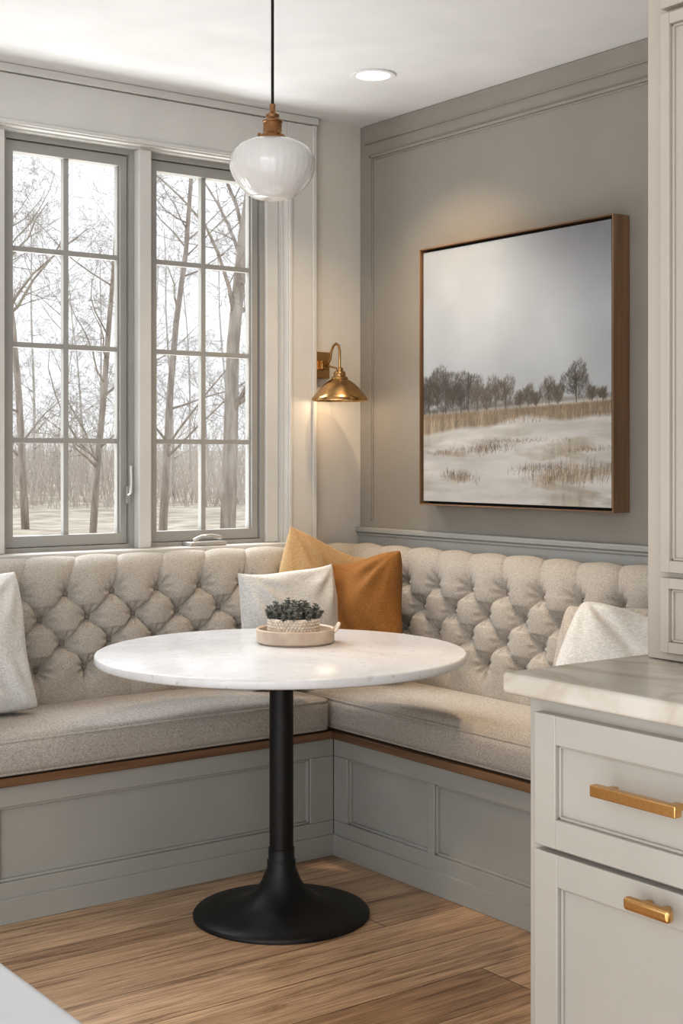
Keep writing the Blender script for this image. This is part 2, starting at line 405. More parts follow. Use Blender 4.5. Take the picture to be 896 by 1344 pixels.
b.box(LX,BX+0.01,BY-0.022,-0.01,0.385,0.41,'walnut'); b.obj('wood_trim',bevel=0.003,parent=ban,label='walnut seat edge')
b=MB(); b.box(BX-0.022,-0.01,RY,BY-0.022,0.385,0.41,'walnut_y'); b.obj('wood_trim',bevel=0.003,parent=ban,label='walnut seat edge')

# tufted backs
DU=0.166; DZ=0.078; ZT=0.860; KM=3
prof_c=[(0.192,0.45),(0.188,0.52),(0.176,0.60),(0.163,0.69),(0.150,0.78),(0.140,0.850),(0.128,0.900),(0.104,0.932),(0.074,0.940),(0.054,0.920),(0.047,0.88)]
def resample(pr,n):
    P=np.array(pr)
    out=[]
    for i in range(len(P)-1):
        p0=P[max(i-1,0)];p1=P[i];p2=P[i+1];p3=P[min(i+2,len(P)-1)]
        for tt in np.linspace(0,1,20,endpoint=False):
            out.append(0.5*((2*p1)+(-p0+p2)*tt+(2*p0-5*p1+4*p2-p3)*tt**2+(-p0+3*p1-3*p2+p3)*tt**3))
    out.append(P[-1]); out=np.array(out)
    d=np.r_[0,np.cumsum(np.linalg.norm(np.diff(out,axis=0),axis=1))]
    q=np.linspace(0,d[-1],n)
    return np.c_[np.interp(q,d,out[:,0]),np.interp(q,d,out[:,1])],q
def tuft(length,side,name):
    NP=160; NU=int(length/0.0038)
    pr,q=resample(prof_c,NP)
    tg=np.gradient(pr,axis=0); tg/=np.linalg.norm(tg,axis=1)[:,None]
    nrm=np.c_[tg[:,1],-tg[:,0]]
    if nrm[5,0]<0: nrm=-nrm
    itop=int(np.argmax(pr[:,1]))
    U=np.linspace(0,length,NU)[:,None]; P=pr[:,0][None,:]; Z=pr[:,1][None,:]
    J=np.arange(NP)[None,:]
    rsd=random.Random(3 if side=='y' else 9)
    ph=[rsd.uniform(0,6) for _ in range(6)]
    kf=(ZT-Z)/DZ; kf=np.where(J>itop,-1.2,kf); kc=np.clip(kf,0,KM)
    k=np.round(kc); off=0.5*np.mod(k,2)
    ud=(U/DU-off-np.round(U/DU-off))*DU; zd=Z-(ZT-k*DZ)
    d=np.sqrt(ud*ud+zd*zd)
    far=1-np.exp(-(d*d)/(2*0.022**2))
    uu=U+far*(0.0045*np.sin(U*27+Z*41+ph[0])+0.0035*np.sin(U*61-Z*29+ph[1]))
    a=uu/DU+kc/2; c=uu/DU-kc/2
    sa=np.abs(np.sin(np.pi*a)); sc=np.abs(np.sin(np.pi*c)); sp=sa*sc
    near=np.exp(-(d*d)/(2*0.029**2)); pit=np.exp(-(d*d)/(0.0145**2))
    th=np.arctan2(zd,ud)
    folds=0.0050*np.cos(8*th+ph[2]+np.sin(U*9))*np.exp(-((d-0.028)/0.014)**2)
    wid=np.minimum(sa,sc)
    valley=1-np.exp(-(wid/0.15))
    amp=1+0.10*np.sin(U*13+Z*19+ph[5])
    pv=(0.013*valley+0.011*sp**0.7)*amp
    mid=pv+0.020*(1-near)-0.017*pit+folds
    f=np.clip(1-0.5*(kf-KM),0.3,1)
    low=pv*f+(1-f)*0.014+0.020*(1-near)-0.017*pit+folds
    f2=np.clip(1+kf*0.6,0.25,1)
    top=pv*f2+(1-f2)*0.015+0.020*(1-near)-0.017*pit+folds
    h=np.where(kf>KM,low,np.where(kf>=0,mid,top))
    fade=np.where(J>itop,np.clip(1-(J-itop)/(NP-1-itop),0,1),1.0)
    h=(h+0.0008*np.sin(U*37+Z*60+ph[3]))*fade
    pp=P+nrm[:,0][None,:]*h; zz=Z+nrm[:,1][None,:]*h
    base_p=P+0*U
    if side=='y': X=-(base_p)-U; Y=-pp
    else: X=-pp; Y=-(base_p)-U
    pts=np.stack([X,Y,zz],-1).reshape(-1,3)
    mb=MB(); mb.grid([tuple(p) for p in pts],NU,NP,'linen')
    return mb
def mk_back(length,side):
    return tuft(length,side,'backrest').obj('backrest',parent=ban,angle=180,label='deep diamond-tufted oatmeal linen backrest')
def interp_p(z):
    zs=[a[1] for a in prof_c[:8]]; ps=[a[0] for a in prof_c[:8]]
    return float(np.interp(z,zs,ps))
def add_buttons(o,length,side):
    proto=None
    for k in range(KM+1):
        z=ZT-k*DZ; p=interp_p(z)
        i=0
        while True:
            u=(i+0.5*(k%2))*DU
            i+=1
            if u>length-0.03: break
            if u<0.03: continue
            if side=='y': loc=(-p-u,-(p-0.006),z-0.012)
            else: loc=(-(p-0.006),-p-u,z-0.012)
            if proto is None:
                bb=MB(); bb.ellipsoid((0,0,0),(0.012,0.008,0.012) if side=='y' else (0.008,0.012,0.012),'button',14,8)
                ob=bb.obj('button'); proto=ob
                ob.location=loc
            else:
                ob=proto.copy(); COL.objects.link(ob); ob.parent=None; ob.location=loc
            ob.parent=o; ob.matrix_parent_inverse=PW[o.name]
PW={}
ob1=mk_back(2.35-0.192,'y'); ob2=mk_back(2.505-0.192,'x')
bpy.context.view_layer.update()
for o_ in (ob1,ob2): PW[o_.name]=o_.matrix_world.inverted()
add_buttons(ob1,2.155,'y'); add_buttons(ob2,2.31,'x')

# seat cushions
def lin(a,b,r,n):
    e=np.linspace(0,r,7)
    mid=np.linspace(a+r,b-r,n)
    return np.unique(np.round(np.r_[a+e,mid,b-e],6))
def slab(x0,x1,y0,y1,z0,z1,r,crown,mt):
    X=lin(x0,x1,r,40);Y=lin(y0,y1,r,14 if abs(y1-y0)<1 else 40);Z=lin(z0,z1,r,5)
    mb=MB()
    def P(x,y,z):
        q=np.array([min(max(x,x0+r),x1-r),min(max(y,y0+r),y1-r),min(max(z,z0+r),z1-r)]); p=np.array([x,y,z]); d=p-q; l=np.linalg.norm(d)
        if l>1e-9:
            p=q+d/l*min(r,max(abs(d)))
        fx=max(0,1-abs((x-(x0+x1)/2)/((x1-x0)/2))**6); fy=max(0,1-abs((y-(y0+y1)/2)/((y1-y0)/2))**4)
        if z>z0+r and crown>0: p[2]+=crown*fx*fy+0.003*math.sin(x*9+y*4)*fx*fy
        if crown>0:
            fz=max(0,1-((z-(z0+z1)/2)/((z1-z0)/2))**2)
            if y<=y0+1e-6: p[1]-=0.008*fz*min(1,fx*1.5)*(1+0.15*math.sin(x*11))
            if x<=x0+1e-6: p[0]-=0.008*fz*min(1,fy*1.5)*(1+0.15*math.sin(y*11))
        return tuple(p)
    for z,fl in ((z0,True),(z1,False)):
        mb.grid([P(x,y,z) for x in X for y in Y],len(X),len(Y),mt,fl)
    for y,fl in ((y0,False),(y1,True)):
        mb.grid([P(x,y,z) for x in X for z in Z],len(X),len(Z),mt,fl)
    for x,fl in ((x0,True),(x1,False)):
        mb.grid([P(x,y,z) for y in Y for z in Z],len(Y),len(Z),mt,fl)
    return mb
def rrect(x0,x1,y0,y1,z,r):
    pts=[]
    for (cx,cy,a0) in ((x1-r,y1-r,0),(x0+r,y1-r,90),(x0+r,y0+r,180),(x1-r,y0+r,270)):
        for k in range(7):
            a=math.radians(a0+15*k); pts.append((cx+r*math.cos(a),cy+r*math.sin(a),z))
    out=[]
    for i in range(len(pts)):
        p=Vector(pts[i]);q=Vector(pts[(i+1)%len(pts)])
        n=max(1,int((q-p).length/0.08))
        for k in range(n): out.append(tuple(p.lerp(q,k/n)))
    return out
ST=0.52
def seat(x0,x1,y0,y1,lab):
    mb=slab(x0,x1,y0,y1,0.411,ST,0.030,0.018,'linen2')
    o=mb.obj('seat_cushion',doubles=True,angle=180,label=lab,cat='cushion')
    i=0.006
    pz=MB(); pz.tube(rrect(x0+i,x1-i,y0+i,y1-i,ST-0.010,0.026),0.0048,'linen2',8,True)
    pz.obj('piping',parent=o)
    pz=MB(); pz.tube(rrect(x0+i,x1-i,y0+i,y1-i,0.422,0.026),0.0048,'linen2',8,True)
    pz.obj('piping',parent=o)
    return o
seat(LX+0.01,BX-0.027,BY-0.03,-0.2,'long oatmeal linen seat cushion below the windows')
seat(BX-0.018,-0.2,RY+0.02,-0.2,'long oatmeal linen seat cushion below the painting')

# ------------------------------------------------------------ pillows
def pillow(size,thick,loc,yaw,lean,roll,mt,lab,seed,group=None,zoff=0,soft=0.035):
    rnd=random.Random(seed); N=56
    ph=[rnd.uniform(0,6) for _ in range(10)]
    mb=MB(); w=size/2
    R=Euler((math.radians(-lean),math.radians(roll),0)).to_matrix(); Rz=Matrix.Rotation(math.radians(yaw),3,'Z')
    allp=[]
    for sgn in (-1,1):
        pts=[]
        for i in range(N+1):
            for j in range(N+1):
                u=-math.cos(math.pi*i/N) ; v=-math.cos(math.pi*j/N)
                e=((1-u*u)*(1-v*v))
                tk=thick/2*max(e,0)**0.42
                tk*=1+0.07*math.sin(3*u+ph[0])*math.cos(3*v+ph[1])
                for (cu,cv,pp_) in ((1,1,ph[6]),(-1,1,ph[7]),(1,-1,ph[8]),(-1,-1,ph[9])):
                    du,dv=u-cu,v-cv; rr=math.hypot(du,dv); an=math.atan2(dv,du)
                    tk+=0.008*min(1,e*3)*math.cos(11*an+pp_)*math.exp(-((rr-0.55)/0.35)**2)
                tk-=0.012*e**0.5*math.exp(-((u*0.8+v*0.6+0.15*math.sin(3*v+ph[2])-0.1)/0.10)**2)*0.8
                tk*=1-0.22*math.exp(-((u*u)/0.15+((v-0.75)**2)/0.12))
                cr=1-soft*(u*u*v*v)**2
                x=w*u*(1-0.07*(1-v*v)-0.02*math.sin(4*v+ph[4])*(abs(u)))*cr
                z=w*v*(1-0.07*(1-u*u)-0.02*math.sin(4*u+ph[5])*(abs(v)))*cr
                if v>0: z-=w*0.05*(1-u*u)*v
                p=Rz@(R@Vector((x,sgn*tk,z))); pts.append(p)
        allp.append(pts)
    mz=min(p.z for ps in allp for p in ps)
    for ps,fl in zip(allp,(False,True)):
        mb.grid([(p.x+loc[0],p.y+loc[1],p.z-mz+ST+0.008+zoff) for p in ps],N+1,N+1,mt,fl)
    return mb.obj('throw_pillow',doubles=True,angle=180,label=lab,cat='pillow',group=group)
pillow(0.43,0.20,(-1.735,-0.345),0,15,-3,'white_linen','off-white slub linen pillow leaning on the tufted back',1)
pillow(0.41,0.17,(-0.590,-0.395),2,8,-2,'white_linen','off-white woven pillow beside the mustard pillows',2)
pillow(0.43,0.13,(-0.365,-0.265),0,9,20,'mustard2','tan mustard pillow tucked behind the off-white pillow',3)
pillow(0.42,0.17,(-0.350,-0.430),-78,12,-10,'mustard','mustard yellow linen pillow in the bench corner',4,soft=0.06)
pillow(0.39,0.19,(-0.41,-1.71),-62,30,12,'white_linen','off-white linen pillow near the worktop',5,soft=0.12)
pillow(0.38,0.17,(-0.30,-1.54),-88,18,-3,'beige_linen','beige linen pillow behind the off-white one',6,soft=0.10)

# ------------------------------------------------------------ table
TX,TY=-1.036,-0.987
tb=empty('pedestal_table',(TX,TY,0),'round white marble table on black trumpet pedestal','table')
t=MB(); t.lathe([(0.0,0.7245),(0.518,0.7245),(0.523,0.7265),(0.525,0.730),(0.525,0.745),(0.5235,0.7485),(0.520,0.75),(0.0,0.75)],(TX,TY,0),'marble',160)
t.obj('table_top',parent=tb,label='white speckled marble round top',angle=60)
t=MB(); t.lathe([(0.0,0.19),(0.034,0.19),(0.034,0.695),(0.045,0.705),(0.16,0.712),(0.16,0.7235),(0,0.7235)],(TX,TY,0),'black',48)
t.obj('pole',parent=tb)
t=MB(); t.lathe([(0,0),(0.25,0),(0.251,0.008),(0.246,0.014),(0.21,0.019),(0.165,0.026),(0.125,0.037),(0.095,0.052),(0.072,0.072),(0.056,0.097),(0.046,0.122),(0.0405,0.135),(0.0405,0.155),(0.037,0.158),(0.037,0.19),(0.0,0.19)],(TX,TY,0),'black',96)
t.obj('table_base',parent=tb,angle=50)

# tray, pot, plant
AX,AY=-0.905,-0.867
tr=MB(); tr.lathe([(0,0.7505),(0.110,0.7505),(0.116,0.756),(0.117,0.79),(0.114,0.794),(0.108,0.79),(0.106,0.762),(0,0.762)],(AX,AY,0),'tray',72)
tro=tr.obj('tray',label='round clay-coloured tray on the marble table',cat='tray')
lp=MB()
ha=math.radians(-35); hx,hy=AX+0.118*math.cos(ha),AY+0.118*math.sin(ha)
for k in range(13):
    a=math.pi*k/12; s=0.028*math.cos(a)
    q=(hx-math.sin(ha)*s+0.012*math.sin(a)*math.cos(ha),hy+math.cos(ha)*s+0.012*math.sin(a)*math.sin(ha),0.785+0.020*math.sin(a))
    lp.ellipsoid(q,(0.005,0.005,0.005),'pot',8,6)
lp.obj('handle',parent=tro,label='cream beaded loop handle')
PX,PY=AX-0.004,AY+0.004
pt=empty('potted_succulent',(PX,PY,0.763),'dusty grey-green succulent in cream woven pot on the tray','plant')
q=MB(); q.lathe([(0,0.7635),(0.070,0.7635),(0.074,0.77),(0.074,0.818),(0.070,0.824),(0.066,0.818),(0.066,0.81),(0,0.81)],(PX,PY,0),'pot',48)
for row in range(6):
    z=0.772+row*0.0092
    for k in range(44):
        a=2*math.pi*(k+0.5*(row%2))/44
        q.ellipsoid((PX+0.0745*math.cos(a),PY+0.0745*math.sin(a),z),(0.0048,0.0048,0.0044),'pot',6,4)
q.obj('pot',parent=pt,label='cream woven-texture pot')
q=MB(); q.lathe([(0,0.809),(0.064,0.809),(0.05,0.816),(0,0.82)],(PX,PY,0),'soil',24); q.obj('soil',parent=pt)
q=MB(); rnd=random.Random(5)
for k in range(120):
    a=rnd.uniform(0,2*math.pi); rr=0.069*math.sqrt(rnd.random()); hx_=PX+rr*math.cos(a); hy_=PY+rr*math.sin(a)
    h0=0.816; ht=rnd.uniform(0.036,0.064)*(1-0.50*(rr/0.069)**2)
    dx,dy=math.cos(a)*0.5*rr/0.062+rnd.uniform(-.2,.2),math.sin(a)*0.5*rr/0.062+rnd.uniform(-.2,.2)
    q.tube([(hx_,hy_,h0-0.01),(hx_+dx*ht,hy_+dy*ht,h0+ht*0.9)],0.0012,'leaf',5)
    for lv in range(6):
        zc=h0+ht*(0.3+0.13*lv)
        for c in range(6):
            an=2*math.pi*c/6+lv*0.5+a
            tilt=1.5-0.12*lv+rnd.uniform(-.2,.2)
            d=Vector((math.cos(an)*math.sin(tilt),math.sin(an)*math.sin(tilt),math.cos(tilt)))
            rot=d.to_track_quat('Z','Y').to_matrix()
            ln=0.0056-0.0002*lv
            cc=(hx_+dx*ht*(0.3+0.13*lv)+d.x*ln,hy_+dy*ht*(0.3+0.13*lv)+d.y*ln,zc+d.z*ln)
            q.ellipsoid(cc,(0.0022,0.0014,ln),'leaf',4,3,rot)
q.obj('foliage',parent=pt,label='fine dusty grey-green leaves')

# ------------------------------------------------------------ pendant
GX,GY,GZ=-1.19,-1.172,2.09
pd=empty('pendant_lamp',(GX,GY,CZ),'opal glass pendant lamp with brass cap on black cord','lamp')
q=MB(); q.lathe([(0.030,0.060),(0.042,0.059),(0.066,0.053),(0.088,0.042),(0.103,0.027),(0.1125,0.009),(0.1150,-0.006),(0.1135,-0.020),(0.108,-0.036),(0.098,-0.054),(0.086,-0.070),(0.070,-0.086),(0.054,-0.096),(0.038,-0.101),(0.02,-0.1025),(0.0,-0.103)],(GX,GY,GZ),'opal',288,rib=(0.0028,36))
q.obj('lamp_shade',parent=pd,angle=70,label='white ribbed opal glass globe')
q=MB(); q.lathe([(0,0.056),(0.036,0.056),(0.036,0.066),(0.033,0.070),(0.027,0.074),(0.025,0.078),(0.025,0.102),(0.027,0.104),(0.027,0.108),(0.022,0.112),(0.018,0.116),(0.018,0.124),(0.010,0.130),(0.008,0.134),(0.008,0.152),(0,0.153)],(GX,GY,GZ),'copper',40)
for a in (0.4,2.5,4.6): q.ellipsoid((GX+0.036*math.cos(a),GY+0.036*math.sin(a),GZ+0.072),(0.005,0.005,0.005),'copper',8,6)
q.obj('lamp_cap',parent=pd,angle=40,label='brown brass lamp cap')
q=MB(); q.tube([(GX,GY,GZ+0.15),(GX,GY,CZ-0.02)],0.0042,'black',10); q.obj('cord',parent=pd,label='black cord')
q=MB(); q.lathe([(0,-0.028),(0.01,-0.028),(0.05,-0.022),(0.06,-0.012),(0.06,-0.001),(0,-0.001)],(GX,GY,CZ),'copper',40); q.obj('ceiling_canopy',parent=pd)

# recessed lights
def downlight(x,y):
    e=empty('recessed_light',(x,y,CZ),'white round recessed ceiling downlight, lit warm','ceiling light')
    q=MB(); q.lathe([(0.055,0.0),(0.075,0.0),(0.075,-0.004),(0.070,-0.006),(0.057,-0.004),(0.055,0.0)],(x,y,CZ-0.0005),'ceiling',48); q.obj('trim_ring',parent=e)
    q=MB(); q.lathe([(0,-0.0015),(0.055,-0.0015),(0.055,-0.003),(0,-0.003)],(x,y,CZ),'lamp',40); q.obj('lens',parent=e)
    return e
def spot(x,y,z,en,ang,blend,col,tgt,rad=0.04):
    l=bpy.data.lights.new('spot','SPOT'); l.energy=en; l.spot_size=math.radians(ang); l.spot_blend=blend; l.color=col; l.shadow_soft_size=rad
    o=bpy.data.objects.new('spot_lamp_light',l); o.location=(x,y,z); COL.objects.link(o)
    d=Vector(tgt)-Vector((x,y,z)); o.rotation_euler=d.to_track_quat('-Z','Y').to_euler(); return o
warm=(1.0,0.75,0.50)
for (x,y,en,an,tg) in ((-0.421,-0.621,48,116,(-0.40,-0.58,0)),(-1.0,-1.95,66,34,(-0.50,-1.05,0.5)),(-1.7,-2.25,30,60,(-0.9,-1.5,0))):
    e=downlight(x,y)
    s_=spot(x,y,CZ-0.012,en,an,0.95,warm,tg); attach(s_,e)

# ------------------------------------------------------------ sconce
SX,SZ=-0.195,1.646
sc=empty('wall_sconce',(SX,0,SZ),'aged brass gooseneck wall sconce with cone shade','lamp')
q=MB(); q.box(SX-0.034,SX+0.034,-0.022,-0.001,SZ-0.05,SZ+0.05,'brass'); q.box(SX-0.016,SX+0.016,-0.04,-0.022,SZ-0.018,SZ+0.018,'brass')
q.obj('backplate',bevel=0.003,parent=sc)
q=MB(); cyy=-0.130
pts=[(SX,-0.03,SZ),(SX,-0.058,SZ+0.004),(SX,-0.070,SZ+0.02),(SX,-0.078,SZ+0.05),(SX,-0.09,SZ+0.068),(SX,-0.108,SZ+0.076),(SX,-0.124,SZ+0.068),(SX,cyy,SZ+0.045),(SX,cyy,SZ+0.01),(SX,cyy,SZ-0.03)]
q.tube(pts,0.0048,'brass',12); q.tube([(SX-0.01,-0.03,SZ-0.0),(SX-0.01,-0.08,SZ-0.008),(SX-0.004,-0.125,SZ-0.018)],0.0035,'brass',8)
q.obj('arm',parent=sc)
q=MB(); z0=SZ-0.026
q.lathe([(0.009,0.012),(0.013,0.008),(0.013,0.0),(0.020,-0.004),(0.022,-0.010),(0.022,-0.020),(0.030,-0.024),(0.031,-0.032),(0.040,-0.037),(0.055,-0.048),(0.070,-0.062),(0.084,-0.078),(0.096,-0.092),(0.102,-0.100),(0.104,-0.105),(0.104,-0.112),(0.101,-0.112),(0.097,-0.102),(0.082,-0.085),(0.066,-0.068),(0.050,-0.054),(0.02,-0.048),(0.0,-0.048)],(SX,cyy,z0),'brass',56)
q.obj('lamp_shade',parent=sc,angle=50)
q=MB(); q.ellipsoid((SX,cyy,z0-0.076),(0.02,0.02,0.024),'bulb',16,10); q.obj('bulb',parent=sc,label='warm lit bulb')
l=bpy.data.lights.new('sconce_glow','POINT'); l.energy=0.55; l.color=(1,0.76,0.5); l.shadow_soft_size=0.04
o=bpy.data.objects.new('sconce_light',l); o.location=(SX,cyy,z0-0.118); COL.objects.link(o); attach(o,sc)

# ------------------------------------------------------------ painting
PY0,PY1,PZ0,PZ1=-0.444,-1.364,1.13,2.042
pa=empty('framed_painting',(-0.03,(PY0+PY1)/2,PZ0),'winter marsh landscape painting in walnut floater frame','painting')
fx=-0.075; tk=0.005
for (ya,yb) in ((PY1,PY1+tk),(PY0-tk,PY0)):
    q=MB(); q.box(fx,-0.002,ya,yb,PZ0,PZ1,'walnut_z'); q.obj('frame_stile',bevel=0.001,parent=pa,label='walnut frame side')
for (za,zb) in ((PZ0,PZ0+tk),(PZ1-tk,PZ1)):
    q=MB(); q.box(fx,-0.002,PY1+tk,PY0-tk,za,zb,'walnut_y'); q.obj('frame_rail',bevel=0.001,parent=pa,label='walnut frame rail')
q=MB(); q.box(-0.03,-0.002,PY1+tk,PY0-tk,PZ0+tk,PZ1-tk,'black'); q.obj('backing',parent=pa,label='black backing gap')
NW=440
S,V=np.meshgrid(np.linspace(0,1,NW),np.linspace(0,1,NW),indexing='ij')
def vnoise(fx_,fy_,seed,oc=4):
    rs=np.random.RandomState(seed); out=np.zeros((NW,NW)); amp=1; tot=0
    for k in range(oc):
        gx=int(fx_*2**k)+2; gy=int(fy_*2**k)+2
        g=rs.rand(gx+1,gy+1); xs=S*(gx-1); ys=V*(gy-1)
        xi=xs.astype(int); yi=ys.astype(int); xf=xs-xi; yf=ys-yi
        xf=xf*xf*(3-2*xf); yf=yf*yf*(3-2*yf)
        out+=amp*((g[xi,yi]*(1-xf)+g[xi+1,yi]*xf)*(1-yf)+(g[xi,yi+1]*(1-xf)+g[xi+1,yi+1]*xf)*yf); tot+=amp; amp*=0.5
    return out/tot
def c3(r,g,b): return np.array([r,g,b],float)
img=np.zeros((NW,NW,3))
hz=0.350+0.032*S
sk=np.clip((V-hz)/(1-hz),0,1)
cl=vnoise(3,3,1,5)
br_=180+10*np.exp(-((S-0.4)**2/0.08+(V-0.75)**2/0.06))-4*(1-sk)
br_=br_-62*np.clip((S-0.42)*1.6,0,1)*np.clip((sk-0.52)*2.2,0,1)*(0.5+cl)-24*np.clip((sk-0.8)*4,0,1)*(cl)+ (cl-0.5)*32
for k,cc in enumerate((0.955,0.985,1.01)): img[...,k]=br_*cc
img[...,0]+=8*np.clip((S-0.5),0,1)*sk
def blend(mask,col,tex=None):
    for k in range(3):
        cc=col[k] if tex is None else col[k]*tex
        img[...,k]=img[...,k]*(1-mask)+cc*mask
water=c3(192,190,186); n1=vnoise(5,34,3,5)
land=(V<hz)
for k in range(3): img[...,k]=np.where(land,water[k]*(0.80+0.30*n1),img[...,k])
fm=np.clip(1-np.abs(V-(hz+0.010))/0.014,0,1)*np.clip((S-0.15)*4,0,1); blend(fm*0.6,c3(118,108,97))
nb=vnoise(60,6,8,3)
edge=0.068+0.012*np.sin(S*7.5+0.6)+0.008*np.sin(S*17+1)+0.02*vnoise(6,2,9,2)-0.025*S
rb=np.clip((V-(hz-edge))*60,0,1)*np.clip((hz-V)*80,0,1)
blend(rb*0.80,c3(148,132,108),0.5+0.7*nb)
fb=np.clip((V-(hz-0.035))*60,0,1)*np.clip((hz-0.005-V)*80,0,1)*np.clip(vnoise(4,3,19,3)*3-1,0,1)
blend(fb*0.6,c3(112,90,70))
pm=np.clip(vnoise(4,20,12,5)*7-3.5,0,1)*land*np.clip((hz-0.07-V)*12,0,1)
blend(pm*0.55,c3(144,132,114),0.8+0.4*nb)
cx=0.52+0.16*np.sin((hz-V)*15+0.5); cw=0.10+0.9*(hz-V)
ch=np.clip(1-np.abs(S-cx)/cw,0,1)*land*np.clip((hz-0.07-V)*20,0,1); blend(np.clip(ch*1.2,0,1)*0.45,c3(202,202,201))
def px(s,v): return int(s*(NW-1)),int(v*(NW-1))
def stroke(s0,v0,s1,v1,col,al):
    n=int(max(abs(s1-s0),abs(v1-v0))*NW*1.3)+1
    for t_ in np.linspace(0,1,n):
        i,j=px(s0+(s1-s0)*t_,v0+(v1-v0)*t_)
        if 0<=i<NW and 0<=j<NW: img[i,j]=img[i,j]*(1-al)+np.array(col)*al
rs=random.Random(11)
def reeds(sc_,vc,ws,hs,n,col,sl=0.0):
    for _ in range(n):
        ds=rs.gauss(0,ws); s0=sc_+ds; v0=vc+rs.gauss(0,hs*0.3)+sl*ds
        k=rs.uniform(0.6,1.2); stroke(s0,v0,s0+rs.uniform(-0.01,0.012),v0+rs.uniform(0.3,1)*hs,[x*k for x in col],0.5)
def H(s): return 0.350+0.032*s
for _ in range(700):
    s0=rs.random(); v0=H(s0)-rs.uniform(0.02,0.066); k=rs.uniform(0.6,1.15)
    stroke(s0,v0,s0+rs.uniform(-0.006,0.006),v0+rs.uniform(0.01,0.035),[148*k,130*k,106*k],0.5)
reeds(0.80,0.10,0.10,0.05,440,(152,136,114),0.05); reeds(0.36,0.20,0.07,0.026,200,(130,116,98),0.05); reeds(0.22,0.09,0.05,0.03,140,(130,116,98),-0.05); reeds(0.62,0.13,0.08,0.02,110,(134,120,102),0.08); reeds(0.55,0.235,0.12,0.012,110,(134,118,98)); reeds(0.08,0.19,0.06,0.016,100,(134,118,98),-0.05); reeds(0.88,0.2,0.08,0.015,110,(138,122,102),0.05)
def crown(s0,v0,rw,rh,n,dark,al=0.24):
    for _ in range(n):
        a=rs.uniform(0,6.283); q_=rs.random()**0.6*(1+0.2*math.sin(3*a+s0*50)); s1=s0+rw*q_*math.cos(a); v1=v0+rh*q_*math.sin(a)
        k=rs.uniform(0.7,1.4); l_=rs.uniform(0.005,0.018)
        dx_=(s1-s0)/(rw+1e-6)*0.7+rs.uniform(-0.4,0.4)
        stroke(s1,v1,s1+dx_*l_,v1+l_,[x*k for x in dark],al)
def ptree(s0,v0,h,dark=(66,60,54)):
    stroke(s0,v0,s0+rs.uniform(-0.004,0.004),v0+h*0.9,dark,0.8); stroke(s0+0.002,v0,s0+0.002,v0+h*0.5,dark,0.7)
    for _ in range(26):
        f=rs.uniform(0.15,0.7); bl=h*rs.uniform(0.2,0.45); a=rs.uniform(-1,1)
        stroke(s0,v0+h*f,s0+math.sin(a)*bl,v0+h*f+math.cos(a)*bl*0.8,dark,0.4)
    crown(s0,v0+h*0.50,h*0.43,h*0.42,int(350+10000*h*h*4),dark)
for s0,h in ((0.0,0.14),(0.035,0.155),(0.085,0.195),(0.135,0.19),(0.18,0.12),(0.225,0.135),(0.268,0.17),(0.32,0.115),(0.37,0.095),(0.42,0.13),(0.475,0.125),(0.55,0.055),(0.595,0.08),(0.635,0.05),(0.70,0.10),(0.745,0.075),(0.835,0.15),(0.91,0.055),(0.96,0.04)):
    ptree(s0,H(s0)-0.005,h*0.98,(60,55,49) if s0<0.32 or abs(s0-0.835)<.02 else (80,73,65))
bm_=np.clip(1-np.abs(V-(hz+0.006))/0.020,0,1)*np.clip(1.1-S*1.3,0.1,1)*(0.4+0.8*vnoise(30,4,33,3)); blend(np.clip(bm_*1.1,0,1)*0.8,c3(68,61,54))
img=np.clip(img*0.97,0,255)/255
imgl=np.where(img<=0.04045,img/12.92,((img+0.055)/1.055)**2.4)
g=0.016
ya,yb=PY0-tk-g*0.6,PY1+tk+g*0.6; za,zb=PZ0+tk+g*0.6,PZ1-tk-g*0.6
q=MB()
pts=[(-0.066,ya+(yb-ya)*s_,za+(zb-za)*v_) for s_ in np.linspace(0,1,NW) for v_ in np.linspace(0,1,NW)]
q.grid(pts,NW,NW,'canvas')
q.box(-0.0655,-0.031,yb,ya,za,zb,'black')
cv=q.obj('canvas',smooth=False,parent=pa,label='painted grey winter marsh with bare trees')
ca=cv.data.color_attributes.new('paint','FLOAT_COLOR','POINT')
arr=np.ones((len(cv.data.vertices),4),np.float32); arr[:NW*NW,:3]=imgl.reshape(-1,3)
ca.data.foreach_set('color',arr.ravel())

# ------------------------------------------------------------ kitchen cabinets
CXF=-1.54; CYF=-2.503; CEND=-3.60
kc=empty('base_cabinet',(-1.2,-3.0,0),'greige painted kitchen base cabinet with drawers and brass pulls','cabinet')
q=MB(); q.box(CXF+0.002,-0.882,CEND,CYF,0.10,0.884,'cab'); q.box(CXF+0.06,-0.882,CEND,CYF,0,0.10,'cab')
q.obj('body',bevel=0.002,parent=kc)
def front(name,y0,y1,z0,z1,x,par,st=0.045,mt='cab'):
    q=MB(); t0=x-0.02
    ya,yb=min(y0,y1),max(y0,y1)
    q.box(t0,x,yb-st,yb,z0,z1,mt); q.box(t0,x,ya,ya+st,z0,z1,mt); q.box(t0,x,ya+st,yb-st,z1-st,z1,mt); q.box(t0,x,ya+st,yb-st,z0,z0+st,mt)
    q.box(x-0.006,x,ya+st,yb-st,z0+st,z1-st,mt)
    g=0.005
    q.box(x-0.012,x,yb-st-g,yb-st,z0+st,z1-st,mt); q.box(x-0.012,x,ya+st,ya+st+g,z0+st,z1-st,mt)
    q.box(x-0.012,x,ya+st,yb-st,z1-st-g,z1-st,mt); q.box(x-0.012,x,ya+st,yb-st,z0+st,z0+st+g,mt)
    return q.obj(name,bevel=0.0015,parent=par)
